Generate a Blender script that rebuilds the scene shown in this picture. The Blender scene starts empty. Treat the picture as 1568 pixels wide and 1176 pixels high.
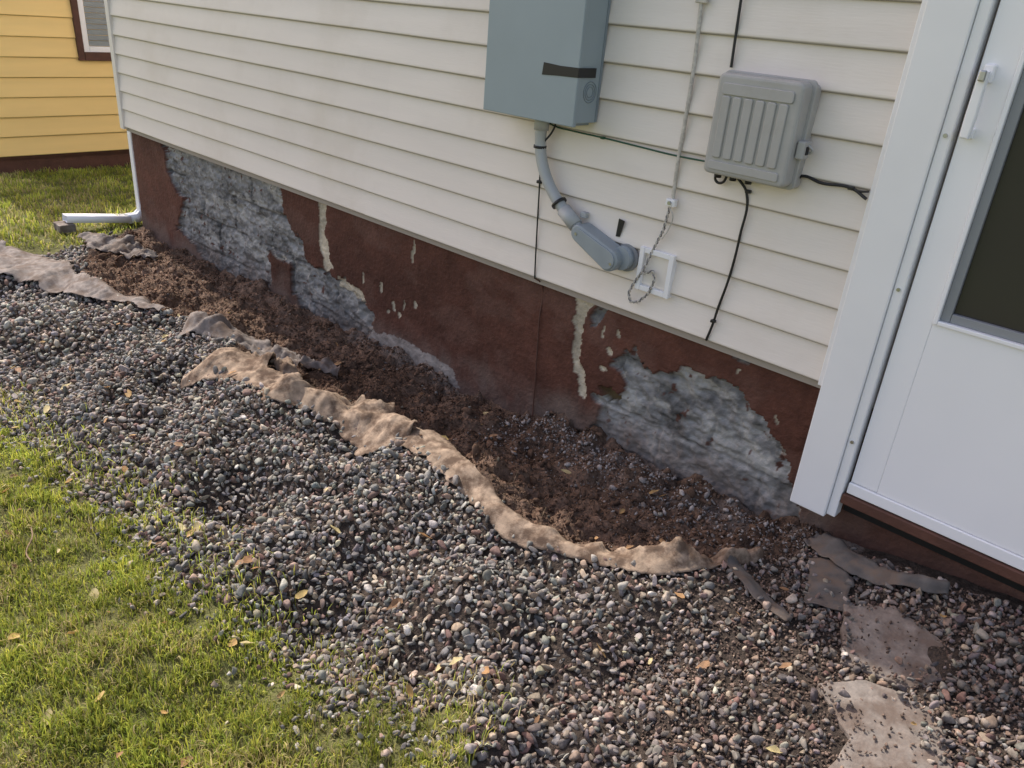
import bpy, bmesh, math, random
import numpy as np
from mathutils import Vector, Matrix
random.seed(7); rng=np.random.default_rng(7)
S=bpy.context.scene
COL=bpy.context.collection

# ------------------------------------------------------------ noise
def _h(ix,iy,seed):
    n=(ix.astype(np.int64)*374761393+iy.astype(np.int64)*668265263+seed*974711)&0x7fffffff
    n=((n^(n>>13))*1274126177)&0x7fffffff
    n=n^(n>>16)
    return (n&0xffff)/65535.0
def vn(x,y,seed=0):
    x=np.asarray(x,float);y=np.asarray(y,float)
    ix=np.floor(x);iy=np.floor(y);fx=x-ix;fy=y-iy
    fx=fx*fx*fx*(fx*(fx*6-15)+10);fy=fy*fy*fy*(fy*(fy*6-15)+10)
    a=_h(ix,iy,seed);b=_h(ix+1,iy,seed);c=_h(ix,iy+1,seed);d=_h(ix+1,iy+1,seed)
    return (a*(1-fx)+b*fx)*(1-fy)+(c*(1-fx)+d*fx)*fy-0.5
def fbm(x,y,seed=0,oct=4,g=.5):
    s=0;a=1
    for i in range(oct):
        s=s+a*vn(x*2**i+13.7*i,y*2**i+7.1*i,seed+i*17);a*=g
    return s
def sstep(a,b,x):
    t=np.clip((x-a)/(b-a),0,1);return t*t*(3-2*t)

# ------------------------------------------------------------ mesh helpers
def make_mesh(name,V,F,col=None,mat=None,smooth=False,parent=None):
    V=np.asarray(V,dtype=np.float32);F=np.asarray(F,dtype=np.int32)
    me=bpy.data.meshes.new(name)
    me.vertices.add(len(V));me.vertices.foreach_set('co',V.ravel())
    k=F.shape[1]
    me.loops.add(F.size);me.loops.foreach_set('vertex_index',F.ravel())
    me.polygons.add(len(F))
    me.polygons.foreach_set('loop_start',np.arange(0,F.size,k,dtype=np.int32))
    me.polygons.foreach_set('loop_total',np.full(len(F),k,dtype=np.int32))
    me.update(calc_edges=True)
    if smooth: me.polygons.foreach_set('use_smooth',np.ones(len(F),dtype=bool))
    if col is not None:
        a=me.attributes.new('Col','FLOAT_COLOR','POINT')
        c=np.ones((len(V),4),dtype=np.float32);c[:,:3]=col
        a.data.foreach_set('color',c.ravel())
    o=bpy.data.objects.new(name,me);COL.objects.link(o)
    if mat: me.materials.append(mat)
    if parent: o.parent=parent
    return o
def empty(name):
    e=bpy.data.objects.new(name,None);COL.objects.link(e);e.empty_display_size=.1;return e
def box(name,x0,x1,y0,y1,z0,z1,mat,parent=None,bev=0.0,seg=2):
    bm=bmesh.new();bmesh.ops.create_cube(bm,size=1)
    for v in bm.verts:
        v.co=Vector(((x0+x1)/2+v.co.x*(x1-x0),(y0+y1)/2+v.co.y*(y1-y0),(z0+z1)/2+v.co.z*(z1-z0)))
    if bev>0: bmesh.ops.bevel(bm,geom=bm.edges[:],offset=bev,segments=seg,affect='EDGES',profile=.5)
    me=bpy.data.meshes.new(name);bm.to_mesh(me);bm.free()
    o=bpy.data.objects.new(name,me);COL.objects.link(o);me.materials.append(mat)
    if parent:o.parent=parent
    return o
def prism(name,poly,y0,y1,mat,parent=None,bev=0.0,axis='y'):
    bm=bmesh.new()
    def P(p,t): return (p[0],t,p[1]) if axis=='y' else (p[0],p[1],t)
    a=[bm.verts.new(P(p,y0)) for p in poly];b=[bm.verts.new(P(p,y1)) for p in poly]
    n=len(poly)
    bm.faces.new(a);bm.faces.new(b[::-1])
    for i in range(n): bm.faces.new((a[i],b[i],b[(i+1)%n],a[(i+1)%n]))
    bmesh.ops.recalc_face_normals(bm,faces=bm.faces)
    if bev>0:
        es=[e for e in bm.edges if (e.verts[0] in b and e.verts[1] in b)]
        bmesh.ops.bevel(bm,geom=es,offset=bev,segments=3,affect='EDGES',profile=.5)
    me=bpy.data.meshes.new(name);bm.to_mesh(me);bm.free()
    o=bpy.data.objects.new(name,me);COL.objects.link(o);me.materials.append(mat)
    if parent:o.parent=parent
    return o
def tube(name,pts,r,mat,parent=None,poly=False,res=8):
    cu=bpy.data.curves.new(name,'CURVE');cu.dimensions='3D';cu.bevel_depth=r;cu.bevel_resolution=4;cu.resolution_u=res
    cu.use_fill_caps=True
    sp=cu.splines.new('BEZIER');sp.bezier_points.add(len(pts)-1)
    for i,p in enumerate(pts):
        b=sp.bezier_points[i];b.co=p;h='VECTOR' if poly else 'AUTO';b.handle_left_type=h;b.handle_right_type=h
    o=bpy.data.objects.new(name,cu);COL.objects.link(o);cu.materials.append(mat)
    if parent:o.parent=parent
    return o
def cyl(name,p0,p1,r,mat,parent=None,r2=None,seg=32):
    p0=Vector(p0);p1=Vector(p1);d=p1-p0
    bm=bmesh.new();bmesh.ops.create_cone(bm,cap_ends=True,segments=seg,radius1=r,radius2=r if r2 is None else r2,depth=d.length)
    q=d.to_track_quat('Z','Y').to_matrix().to_4x4()
    bmesh.ops.transform(bm,matrix=Matrix.Translation((p0+p1)/2)@q,verts=bm.verts)
    me=bpy.data.meshes.new(name);bm.to_mesh(me);bm.free()
    for p in me.polygons:
        p.use_smooth=len(p.vertices)==4
    o=bpy.data.objects.new(name,me);COL.objects.link(o);me.materials.append(mat)
    if parent:o.parent=parent
    return o

# ------------------------------------------------------------ materials
def mk(name,color=(.5,.5,.5),rough=.6,attr=False,var=.0,vscale=8,bump=0.0,bscale=40,bdist=.002,stretch=(1,1,1),metal=0,spec=.5,transl=0.0,
       dirt=None,dirt_scale=3,dirt_lo=.5,dirt_hi=.75,dirt_amt=.5,detail=3):
    m=bpy.data.materials.new(name);m.use_nodes=True
    nt=m.node_tree;N=nt.nodes;L=nt.links;b=N['Principled BSDF']
    b.inputs['Roughness'].default_value=rough;b.inputs['Metallic'].default_value=metal
    b.inputs['Specular IOR Level'].default_value=spec
    geo=N.new('ShaderNodeNewGeometry')
    mp=N.new('ShaderNodeMapping');mp.inputs['Scale'].default_value=stretch
    L.new(geo.outputs['Position'],mp.inputs['Vector'])
    if attr:
        a=N.new('ShaderNodeAttribute');a.attribute_name='Col';c=a.outputs['Color']
    else:
        r=N.new('ShaderNodeRGB');r.outputs[0].default_value=(*color,1);c=r.outputs[0]
    if var>0:
        n=N.new('ShaderNodeTexNoise');n.inputs['Scale'].default_value=vscale;n.inputs['Detail'].default_value=3
        L.new(mp.outputs[0],n.inputs['Vector'])
        mr=N.new('ShaderNodeMapRange');mr.inputs[1].default_value=.3;mr.inputs[2].default_value=.7
        mr.inputs[3].default_value=1-var;mr.inputs[4].default_value=1+var
        L.new(n.outputs['Fac'],mr.inputs[0])
        mx=N.new('ShaderNodeVectorMath');mx.operation='SCALE'
        L.new(c,mx.inputs[0]);L.new(mr.outputs[0],mx.inputs['Scale']);c=mx.outputs[0]
    if dirt is not None:
        n=N.new('ShaderNodeTexNoise');n.inputs['Scale'].default_value=dirt_scale;n.inputs['Detail'].default_value=5;n.inputs['Roughness'].default_value=.65
        L.new(geo.outputs['Position'],n.inputs['Vector'])
        mr=N.new('ShaderNodeMapRange');mr.inputs[1].default_value=dirt_lo;mr.inputs[2].default_value=dirt_hi
        mr.inputs[3].default_value=0;mr.inputs[4].default_value=dirt_amt
        L.new(n.outputs['Fac'],mr.inputs[0])
        mx=N.new('ShaderNodeMix');mx.data_type='RGBA'
        L.new(mr.outputs[0],mx.inputs[0]);L.new(c,mx.inputs[6]);mx.inputs[7].default_value=(*dirt,1);c=mx.outputs[2]
    L.new(c,b.inputs['Base Color'])
    if bump>0:
        n=N.new('ShaderNodeTexNoise');n.inputs['Scale'].default_value=bscale;n.inputs['Detail'].default_value=detail
        L.new(mp.outputs[0],n.inputs['Vector'])
        bu=N.new('ShaderNodeBump');bu.inputs['Strength'].default_value=bump;bu.inputs['Distance'].default_value=bdist
        L.new(n.outputs['Fac'],bu.inputs['Height']);L.new(bu.outputs[0],b.inputs['Normal'])
    if transl>0:
        t=N.new('ShaderNodeBsdfTranslucent');L.new(c,t.inputs['Color'])
        ms=N.new('ShaderNodeMixShader');ms.inputs[0].default_value=transl
        L.new(b.outputs[0],ms.inputs[1]);L.new(t.outputs[0],ms.inputs[2]);L.new(ms.outputs[0],N['Material Output'].inputs['Surface'])
    return m
M={}
M['siding']=mk('vinyl_siding_cream',attr=True,rough=.5,var=.03,vscale=5,stretch=(.35,.35,3),bump=.4,bscale=70,bdist=.0015,dirt=(.58,.50,.39),dirt_scale=1.7,dirt_lo=.5,dirt_hi=.8,dirt_amt=.4)
M['white']=mk('white_vinyl',(.90,.90,.91),.35,var=.02,vscale=3,bump=.05,bscale=200,bdist=.0005)
M['whitetrim']=mk('white_trim',(.86,.86,.86),.4,var=.03,vscale=4)
M['cornertrim']=mk('cream_trim',(.80,.755,.69),.45,var=.03,vscale=6)
M['found']=mk('painted_foundation',attr=True,rough=.8,var=.15,vscale=14,bump=.9,bscale=75,bdist=.006,detail=5,spec=.25)
M['ground']=mk('ground_soil',attr=True,rough=.95,var=.4,vscale=45,bump=1,bscale=110,bdist=.012,detail=5,spec=.2)
M['stone']=mk('gravel_stone',attr=True,rough=.75,var=.25,vscale=110,bump=.4,bscale=200,bdist=.002,spec=.35,detail=2)
M['clod']=mk('soil_clod',attr=True,rough=.95,var=.3,vscale=200,spec=.1)
M['grass']=mk('grass_blade',attr=True,rough=.5,transl=.5,spec=.35)
M['leaf']=mk('dry_leaf',attr=True,rough=.7,transl=.25,var=.3,vscale=60)
M['fabric']=mk('landscape_fabric',(.335,.25,.18),.9,var=.35,vscale=35,bump=.6,bscale=220,bdist=.0025,dirt=(.115,.075,.052),dirt_scale=17,dirt_lo=.44,dirt_hi=.60,dirt_amt=.9,spec=.15)
M['fabricgray']=mk('landscape_fabric_gray',(.21,.18,.16),.75,var=.35,vscale=30,bump=.5,bscale=220,bdist=.0025,dirt=(.115,.078,.056),dirt_scale=13,dirt_lo=.44,dirt_hi=.60,dirt_amt=.85,spec=.3)
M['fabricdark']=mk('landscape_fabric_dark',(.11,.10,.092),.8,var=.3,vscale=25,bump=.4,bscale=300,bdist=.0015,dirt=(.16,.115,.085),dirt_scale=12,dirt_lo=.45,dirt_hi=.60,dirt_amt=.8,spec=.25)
M['box']=mk('gray_enamel',(.30,.36,.385),.42,var=.03,vscale=6,spec=.5)
M['box2']=mk('gray_enamel_lid',(.22,.265,.285),.42,var=.03,vscale=6)
M['nid']=mk('gray_plastic',(.40,.395,.375),.5,var=.04,vscale=12,dirt=(.30,.28,.24),dirt_scale=10,dirt_amt=.4)
M['pvc']=mk('conduit_gray',(.42,.435,.43),.45,var=.05,vscale=20)
M['pvcd']=mk('conduit_fitting',(.29,.33,.35),.5,var=.06,vscale=20)
M['black']=mk('black_rubber',(.012,.012,.012),.45)
M['green']=mk('green_wire',(.01,.07,.035),.4)
M['rope']=mk('weathered_cable',(.54,.51,.45),.8,var=.2,vscale=90)
M['rope2']=mk('twisted_cable',(.25,.24,.23),.7,var=.7,vscale=150)
M['twig']=mk('twig_bark',(.22,.15,.09),.9,var=.3,vscale=60)
M['yellow']=mk('yellow_siding',attr=True,rough=.55,var=.04,vscale=4,stretch=(1,.3,3))
M['brown']=mk('brown_paint',(.098,.041,.027),.7,var=.2,vscale=12,bump=.6,bscale=60,bdist=.004)
M['slab']=mk('paving_slab',(.25,.215,.185),.9,var=.3,vscale=30,bump=.8,bscale=90,bdist=.003,dirt=(.14,.10,.077),dirt_scale=11,dirt_lo=.40,dirt_hi=.62,dirt_amt=.9)
M['roof']=mk('roof_shingle',(.08,.075,.07),.9,var=.3,vscale=12,bump=.5,bscale=40)
M['metal']=mk('steel',(.5,.5,.5),.35,metal=1)
M['wall']=mk('sheathing',(.4,.35,.3),.8)
M['blind']=mk('window_blind',(.26,.29,.30),.5,var=.1,vscale=10)
M['grayseal']=mk('gray_seal',(.26,.27,.28),.5)
g=bpy.data.materials.new('dark_glass');g.use_nodes=True
b=g.node_tree.nodes['Principled BSDF'];b.inputs['Base Color'].default_value=(.045,.040,.038,1);b.inputs['Roughness'].default_value=.12
b.inputs['Specular IOR Level'].default_value=.4
M['glass']=g

# ------------------------------------------------------------ terrain functions
WX=[-30,-8.5,-5.54,-4.8,-4.0,-3.34,-2.8,-2.32,-1.92,-1.57,-1.26,-.99,-.75,-.55,-.13,1,3,30]
WZ=[-.25,-.25,-.05,-.07,-.05,-.02,0,-.0,.04,.08,.07,.07,.10,.15,.22,.24,.2,.2]
FX=[-30,-8.5,-5.5,-3,-1.4,-.8,-.3,.5,30];FZ=[-.25,-.25,-.08,0,0.0,.03,.11,.14,.14]
SX=[-6,-5.65,-5.3,-4.6,-4.2,-3.8,-3.4,-3.1,-2.9,-2.5,-2.2,-2.0,-1.85,-1.65,-1.41,-1.1,-.94,-.83,-.76,-.70,-.62,-.58,10]
SY=[0.3,.2,-.42,-.70,-.70,-.64,-.55,-.60,-.68,-.66,-.62,-.53,-.50,-.55,-.61,-.60,-.54,-.49,-.38,-.22,-.08,.2,.3]
AX=[-6.2,-5.2,-4.5,-3.3,-2.5,-1.2,-.9,-.65,-.4,3];AZ=[0,.02,.05,.09,.10,.085,.06,.03,0,0]
GX=[-6,-5.6,-5.2,-4.6,-4,-3.1,-2.5,-2.2,-1.8,-1.37,-1.1,-.91,-.84,-.6,10]
GY=[.5,.1,-.95,-1.45,-1.62,-1.57,-1.5,-1.43,-1.47,-1.38,-1.36,-1.25,-1.31,-1.5,-1.6]
def ysoil(x): return np.interp(x,SX,SY)
def ygrass(x,y): return np.interp(x,GX,GY)+.10*fbm(x*3.1,y*3.1,91,3)+.05*fbm(x*12,y*12,92,2)
def H(x,y):
    x=np.asarray(x,float);y=np.asarray(y,float)
    t=sstep(0,1.3,-y)
    z=np.interp(x,WX,WZ)*(1-t)+np.interp(x,FX,FZ)*t
    yr=ysoil(x)-.07
    yr=np.where(x>-.75,-.45,np.where(x<-5.3,-.5,yr))
    d=y-yr
    A=np.interp(x,AX,AZ)
    z=z+A*np.where(d>0,np.exp(-(d/.15)**2),np.exp(-(d/.33)**2))
    near=sstep(-7,-5.5,x)*sstep(3,1.5,x)*sstep(-4,-2.5,y)
    z=z+near*(.05*fbm(x*2.3,y*2.3,5,3))*sstep(0.05,-.5,y)
    pile=near*sstep(-.55,-.8,y)*sstep(-1.5,-1.25,y)*sstep(-.3,-.8,x)
    z=z+pile*(.11*(fbm(x*3.4+2,y*4.2,8,2)))
    soil=sstep(-.06,.03,y-ysoil(x))*(y<.2)
    z=z+soil*(.065*fbm(x*4.5,y*4.5,11,3)+.050*fbm(x*15,y*15,15,4,.62)-.004)
    z=z+(1-soil)*near*.012*fbm(x*12,y*12,21,3)
    return z
def is_grass(x,y): return (y<ygrass(x,y))|(x<-5.75+.15*fbm(x*4,y*4,77,2))
# ------------------------------------------------------------ ground sheet
gl=-9.5-np.geomspace(.3,140,26)[::-1];gr=3+np.geomspace(.3,140,26)
xs=np.concatenate([gl,np.arange(-9.5,-6,.07),np.arange(-6,.9,.012),np.arange(.9,3,.07),gr])
yl=-3.2-np.geomspace(.2,140,26)[::-1];yr_=2.5+np.geomspace(.3,140,24)
ys=np.concatenate([yl,np.arange(-3.2,-2.1,.05),np.arange(-2.1,.08,.012),np.arange(.08,2.5,.08),yr_])
X,Y=np.meshgrid(xs,ys);Z=H(X,Y)
V=np.stack([X.ravel(),Y.ravel(),Z.ravel()],1)
nx,ny=len(xs),len(ys)
i=np.arange(nx-1)[None,:]+nx*np.arange(ny-1)[:,None];i=i.ravel()
F=np.stack([i,i+1,i+1+nx,i+nx],1)
gr_=is_grass(X,Y);so=sstep(-.05,.02,Y-ysoil(X))
dark=np.array([.06,.046,.037]);soilc=np.array([.115,.072,.049]);grs=np.array([.14,.14,.052])
c=dark[None,None,:]*(1-so[...,None])+soilc*so[...,None]
pn=sstep(-.1,.25,fbm(X*3,Y*3,31,4))[...,None]
c=c+so[...,None]*pn*np.array([.05,.035,.026])
lft=(sstep(-2.6,-4.0,X))[...,None];c=c+so[...,None]*lft*np.array([.045,.033,.023])
wd=(sstep(-.20,-.02,Y)*sstep(-2.0,-1.2,X)*(X<-.5)*sstep(-.1,.2,fbm(X*9,Y*9,33,3)))[...,None]
c=c*(1-.6*wd)+wd*.6*np.array([.25,.21,.18])
wd=(sstep(-.09,-.02,Y)*sstep(-3.2,-2.9,X)*sstep(-2.1,-2.4,X))[...,None]
c=c*(1-.6*wd)+wd*.6*np.array([.28,.23,.19])
c=np.where(gr_[...,None],grs,c)
far=((X<-9.5)|(X>3)|(Y<-3.2)|(Y>2.5))[...,None]
c=np.where(far,np.array([.13,.17,.04])*(1+.3*fbm(X,Y,3,2))[...,None],c)
make_mesh('ground',V,F,c.reshape(-1,3),M['ground'],True)

# ------------------------------------------------------------ stone prototypes
def ico(sub):
    bm=bmesh.new();bmesh.ops.create_icosphere(bm,subdivisions=sub,radius=1)
    v=np.array([x.co[:] for x in bm.verts]);f=np.array([[q.index for q in p.verts] for p in bm.faces]);bm.free();return v,f
iv,jf=ico(2);iv1,jf1=ico(1)
def protos(v,n,planes,lo,hi,asp):
    out=[]
    for k in range(n):
        p=v.copy()
        for q in range(planes):
            d=rng.normal(size=3);d/=np.linalg.norm(d);h=rng.uniform(lo,hi)
            s=p@d;m=s>h;p[m]-=np.outer(s[m]-h,d)
        p=p*np.array([1.2,rng.uniform(*asp),rng.uniform(asp[0]*.7,asp[1]*.85)])
        out.append(p)
    return np.array(out)
PR=protos(iv,40,8,.30,.68,(.65,1.05));PR1=protos(iv1,20,4,.5,.85,(.6,.95))
def randrot(n,flat=None):
    q=rng.normal(size=(n,4))
    if flat is not None: q[:,1:3]*=flat
    q/=np.linalg.norm(q,axis=1)[:,None]
    w,x,y,z=q.T
    return np.stack([np.stack([1-2*(y*y+z*z),2*(x*y-z*w),2*(x*z+y*w)],1),np.stack([2*(x*y+z*w),1-2*(x*x+z*z),2*(y*z-x*w)],1),np.stack([2*(x*z-y*w),2*(y*z+x*w),1-2*(x*x+y*y)],1)],1)
def scatter(name,P,F,pos,size,col,mat,flat=None):
    n=len(pos);k=rng.integers(0,len(P),n);R=randrot(n,flat)
    v=np.einsum('nij,nvj->nvi',R,P[k]*size[:,None,None])+pos[:,None,:]
    m=P.shape[1];f=(F[None]+(np.arange(n)*m)[:,None,None]).reshape(-1,F.shape[1])
    cc=np.repeat(col,m,axis=0)
    return v.reshape(-1,3),f,cc
def join(parts):
    V=[];F=[];C=[];o=0
    for v,f,c in parts: V.append(v);F.append(f+o);C.append(c);o+=len(v)
    return np.concatenate(V),np.concatenate(F),np.concatenate(C)
def jgrid(x0,x1,y0,y1,p):
    gx,gy=np.meshgrid(np.arange(x0,x1,p),np.arange(y0,y1,p))
    gx=gx.ravel()+rng.uniform(-.5,.5,gx.size)*p;gy=gy.ravel()+rng.uniform(-.5,.5,gy.size)*p
    return gx,gy
pal=np.array([[.265,.245,.215],[.195,.182,.165],[.36,.335,.295],[.115,.108,.10],[.28,.205,.16],[.195,.125,.10],[.44,.375,.29],[.32,.26,.195],[.56,.52,.45],[.22,.215,.205]])
pw=np.array([.22,.20,.13,.13,.09,.075,.05,.07,.015,.04]);pw/=pw.sum()
def stonecol(n):
    c=pal[rng.choice(len(pal),n,p=pw)]*rng.uniform(.75,1.3,(n,1));return c*rng.normal(1,.035,(n,3))
def gravel_ok(x,y,edge=0.0):
    s=(y<ysoil(x)-.03+.05*fbm(x*9,y*9,44,2)+edge)|(x>-.62)&(y<-.02-.06*(x<-.5))
    gy=ygrass(x,y)
    g=(y>gy-.02)&(x>-5.45+.2*fbm(y*5,x,45,2))
    return s&g&(y<-.03)
SLABS=[[(-.43,-.30),(-.33,-.23),(-.20,-.27),(-.13,-.37),(-.20,-.48),(-.35,-.50)],[(-.36,-.63),(-.28,-.54),(-.13,-.52),(-.05,-.64),(-.06,-.90),(-.24,-.90),(-.24,-.72)]]
def inpoly(x,z,poly):
    r=np.zeros(x.shape,bool);n=len(poly);j=n-1
    for i in range(n):
        xi,zi=poly[i];xj,zj=poly[j]
        c=((zi>z)!=(zj>z))&(x<(xj-xi)*(z-zi)/(zj-zi+1e-12)+xi);r^=c;j=i
    return r
def inslab(x,y,g=1.0):
    r=np.zeros(x.shape,bool)
    for P in SLABS:
        cx=np.mean([p[0] for p in P]);cy=np.mean([p[1] for p in P])
        r|=inpoly(x,y,[(cx+(p[0]-cx)*g,cy+(p[1]-cy)*g) for p in P])
    return r
parts=[]
for (x0,x1,pitch,PP,FF) in [(-5.7,-3.6,.023,PR1,jf1),(-3.6,.95,.0180,PR,jf)]:
    for layer in range(2):
        gx,gy=jgrid(x0,x1,-1.85,0,pitch*(1 if layer==0 else 1.6))
        ok=gravel_ok(gx,gy)
        thin=((gx>-.75)&(gx<-.15)&(gy>-.75)&(fbm(gx*6,gy*6,55,3)>.0))
        ok&=~(thin&(rng.random(len(gx))<.6))
        sn=fbm(gx*11,gy*11,57,3)
        ok&=~(inslab(gx+.07*sn,gy+.05*sn,.86)&(rng.random(len(gx))<.985))
        gx=gx[ok];gy=gy[ok];ins=inslab(gx,gy);n=len(gx)
        sz=np.clip(rng.lognormal(math.log(.0106),.30,n),.005,.021)*(pitch/.0180)**.5
        small=(gx>-1.0)&(gy>-1.1)
        sz=np.where(small,sz*.92,sz);sz=np.where(ins,sz*.8,sz)
        z=H(gx,gy)+sz*(rng.uniform(-.1,.5,n) if layer==0 else rng.uniform(.8,1.4,n))+ins*.020
        cc=stonecol(n)
        red=(sstep(-1.3,-.4,gx))[:,None]
        cc=cc*(1-red*.25*np.array([.7,.95,1.0]))
        parts.append(scatter('g',PP,FF,np.stack([gx,gy,z],1),sz,cc,None,1.0))
gx=rng.uniform(-3.4,-.7,900);gy=ygrass(gx,gx*0-1.45)-np.abs(rng.normal(0,.07,900));sz=rng.uniform(.005,.013,900)
parts.append(scatter('g',PR,jf,np.stack([gx,gy,H(gx,gy)+sz*.7+.004],1),sz,stonecol(900),None,1))
v,f,cc=join(parts)
make_mesh('gravel',v,f,cc,M['stone'])
# ------------------------------------------------------------ soil crumbs, pale mortar bits
def soilpts(n,x0=-5.5,x1=-.6):
    gx=rng.uniform(x0,x1,n*2);gy=rng.uniform(-.8,0.01,n*2);ok=(gy>ysoil(gx)-.02)&(gy<.01)
    return gx[ok][:n],gy[ok][:n]
parts=[]
sc=np.array([.125,.078,.053])
gx,gy=soilpts(42000);n=len(gx)
sz=np.clip(rng.lognormal(math.log(.0027),.55,n),.001,.013)
col=sc*rng.uniform(.55,1.5,(n,1))*(1+.5*sstep(-2.6,-4,gx))[:,None]
parts.append(scatter('c',PR1,jf1,np.stack([gx,gy,H(gx,gy)+sz*.35],1),sz,col,None,1))
gx,gy=soilpts(1300);n=len(gx)
sz=np.clip(rng.lognormal(math.log(.011),.45,n),.006,.034)
parts.append(scatter('c',PR,jf,np.stack([gx,gy,H(gx,gy)+sz*.1],1),sz,sc*rng.uniform(.7,1.3,(n,1)),None,1))
gx=rng.uniform(-1.9,-.62,3200);gy=-np.abs(rng.normal(0,.15,3200));ok=(gy>ysoil(gx));gx=gx[ok];gy=gy[ok];n=len(gx)
sz=np.clip(rng.lognormal(math.log(.003),.55,n),.0015,.016)
parts.append(scatter('c',PR1,jf1,np.stack([gx,gy,H(gx,gy)+sz*.6],1),sz,np.array([.36,.32,.29])*rng.uniform(.4,1.3,(n,1)),None,1))
gx,gy=soilpts(700);n=len(gx);sz=np.clip(rng.lognormal(math.log(.0045),.4,n),.002,.013)
parts.append(scatter('c',PR1,jf1,np.stack([gx,gy,H(gx,gy)+sz*.5],1),sz,stonecol(n)*.8,None,1))
gx=rng.uniform(-.75,.2,9000);gy=rng.uniform(-1.0,-.03,9000);ok=~(inslab(gx,gy,.85)&(rng.random(9000)<.85));gx=gx[ok];gy=gy[ok];n=len(gx);sz=rng.uniform(.002,.006,n);ins=inslab(gx,gy)
parts.append(scatter('c',PR1,jf1,np.stack([gx,gy,H(gx,gy)+sz+ins*.014],1),sz,np.array([.16,.115,.09])*rng.uniform(.5,1.5,(n,1)),None,1))
v,f,cc=join(parts)
make_mesh('soil_clods',v,f,cc,M['clod'])

# ------------------------------------------------------------ grass
def blades(x,y,L,w,cols,lean=.7):
    n=len(x);a=rng.uniform(0,2*np.pi,n);fa=rng.uniform(0,2*np.pi,n)
    z=H(x,y)-.004
    d=np.stack([np.cos(a),np.sin(a),np.zeros(n)],1);s=np.stack([-np.sin(fa),np.cos(fa),np.zeros(n)],1)
    base=np.stack([x,y,z],1);ln=np.abs(rng.normal(0,lean,n))[:,None]
    up=np.array([0,0,1.])
    t1=base+(up*.6+d*ln*.25)*L[:,None];k=1/np.sqrt(1+ln**2)
    t2=base+(up*1.0*k+d*ln*.9*k)*L[:,None]
    w=w[:,None]
    V=np.stack([base-s*w*.5,base+s*w*.5,t1-s*w*.4,t1+s*w*.4,t2],1).reshape(-1,3)
    f=np.array([[0,1,3],[0,3,2],[2,3,4]]);F=(f[None]+(np.arange(n)*5)[:,None,None]).reshape(-1,3)
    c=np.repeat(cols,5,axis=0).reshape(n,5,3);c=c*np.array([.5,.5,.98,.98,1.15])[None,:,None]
    return V,F,np.clip(c.reshape(-1,3),0,.85)
gp=np.array([[.42,.49,.08],[.52,.57,.09],[.62,.60,.11],[.27,.35,.065],[.66,.56,.28],[.50,.41,.20]])
def gcol(x,y,n):
    dry=sstep(-.12,.22,fbm(x*3.5,y*3.5,61,3))
    p=rng.random(n);idx=np.where(p<.3,0,np.where(p<.58,1,np.where(p<.80,2,3)))
    strw=rng.random(n)<(.08+.36*dry);idx=np.where(strw,rng.integers(4,6,n),idx)
    return gp[idx]*rng.uniform(.70,1.15,(n,1))*(1+.6*fbm(x*5,y*5,62,3))[:,None]
parts=[]
def addgrass(n,x0,x1,y0,y1,l0,l1,w):
    x=rng.uniform(x0,x1,n);y=rng.uniform(y0,y1,n)
    cl=fbm(x*22,y*22,63,2);keep=rng.random(n)<np.clip(.7+1.4*cl,.08,1)
    gyy=ygrass(x,y)
    edge=np.clip((gyy-y)/.10,0,1);edge=np.where(x<-5.6,1,edge)
    keep&=is_grass(x,y)&(rng.random(n)<.25+.75*edge)
    x=x[keep];y=y[keep];n=len(x)
    hm=1+.9*fbm(x*9,y*9,64,3)
    L=rng.uniform(l0,l1,n)*hm
    parts.append(blades(x,y,L,np.full(n,w)*rng.uniform(.7,1.3,n),gcol(x,y,n),.95))
addgrass(160000,-3.35,-.7,-2.45,-1.2,.020,.048,.0028)
addgrass(22000,-6,-3.35,-3,-1.2,.03,.06,.006)
addgrass(60000,-9,-5.4,-2.2,1.8,.03,.06,.007)
addgrass(9000,-3.3,.8,-3.2,-2.45,.03,.06,.006)
n=1500;x=rng.uniform(-3.4,-.8,n);y=np.interp(x,GX,GY)+np.abs(rng.normal(0,.09,n));parts.append(blades(x,y,rng.uniform(.03,.06,n),np.full(n,.003),gcol(x,y,n),1.0))
n=90;x=rng.normal(-5.78,.05,n);y=rng.normal(-.02,.05,n);parts.append(blades(x,y,rng.uniform(.06,.17,n),np.full(n,.010),gp[rng.integers(1,6,n)],.6))
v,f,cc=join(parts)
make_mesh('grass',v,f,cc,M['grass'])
n=700;x,y=soilpts(n);n=len(x)
V,F,c=blades(x,y,rng.uniform(.02,.06,n),np.full(n,.0011),np.array([.34,.25,.15])*rng.uniform(.4,1.2,(n,1)),3.0)
V[:,2]+=.010
make_mesh('dry_roots',V,F,c,M['leaf'])
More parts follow.
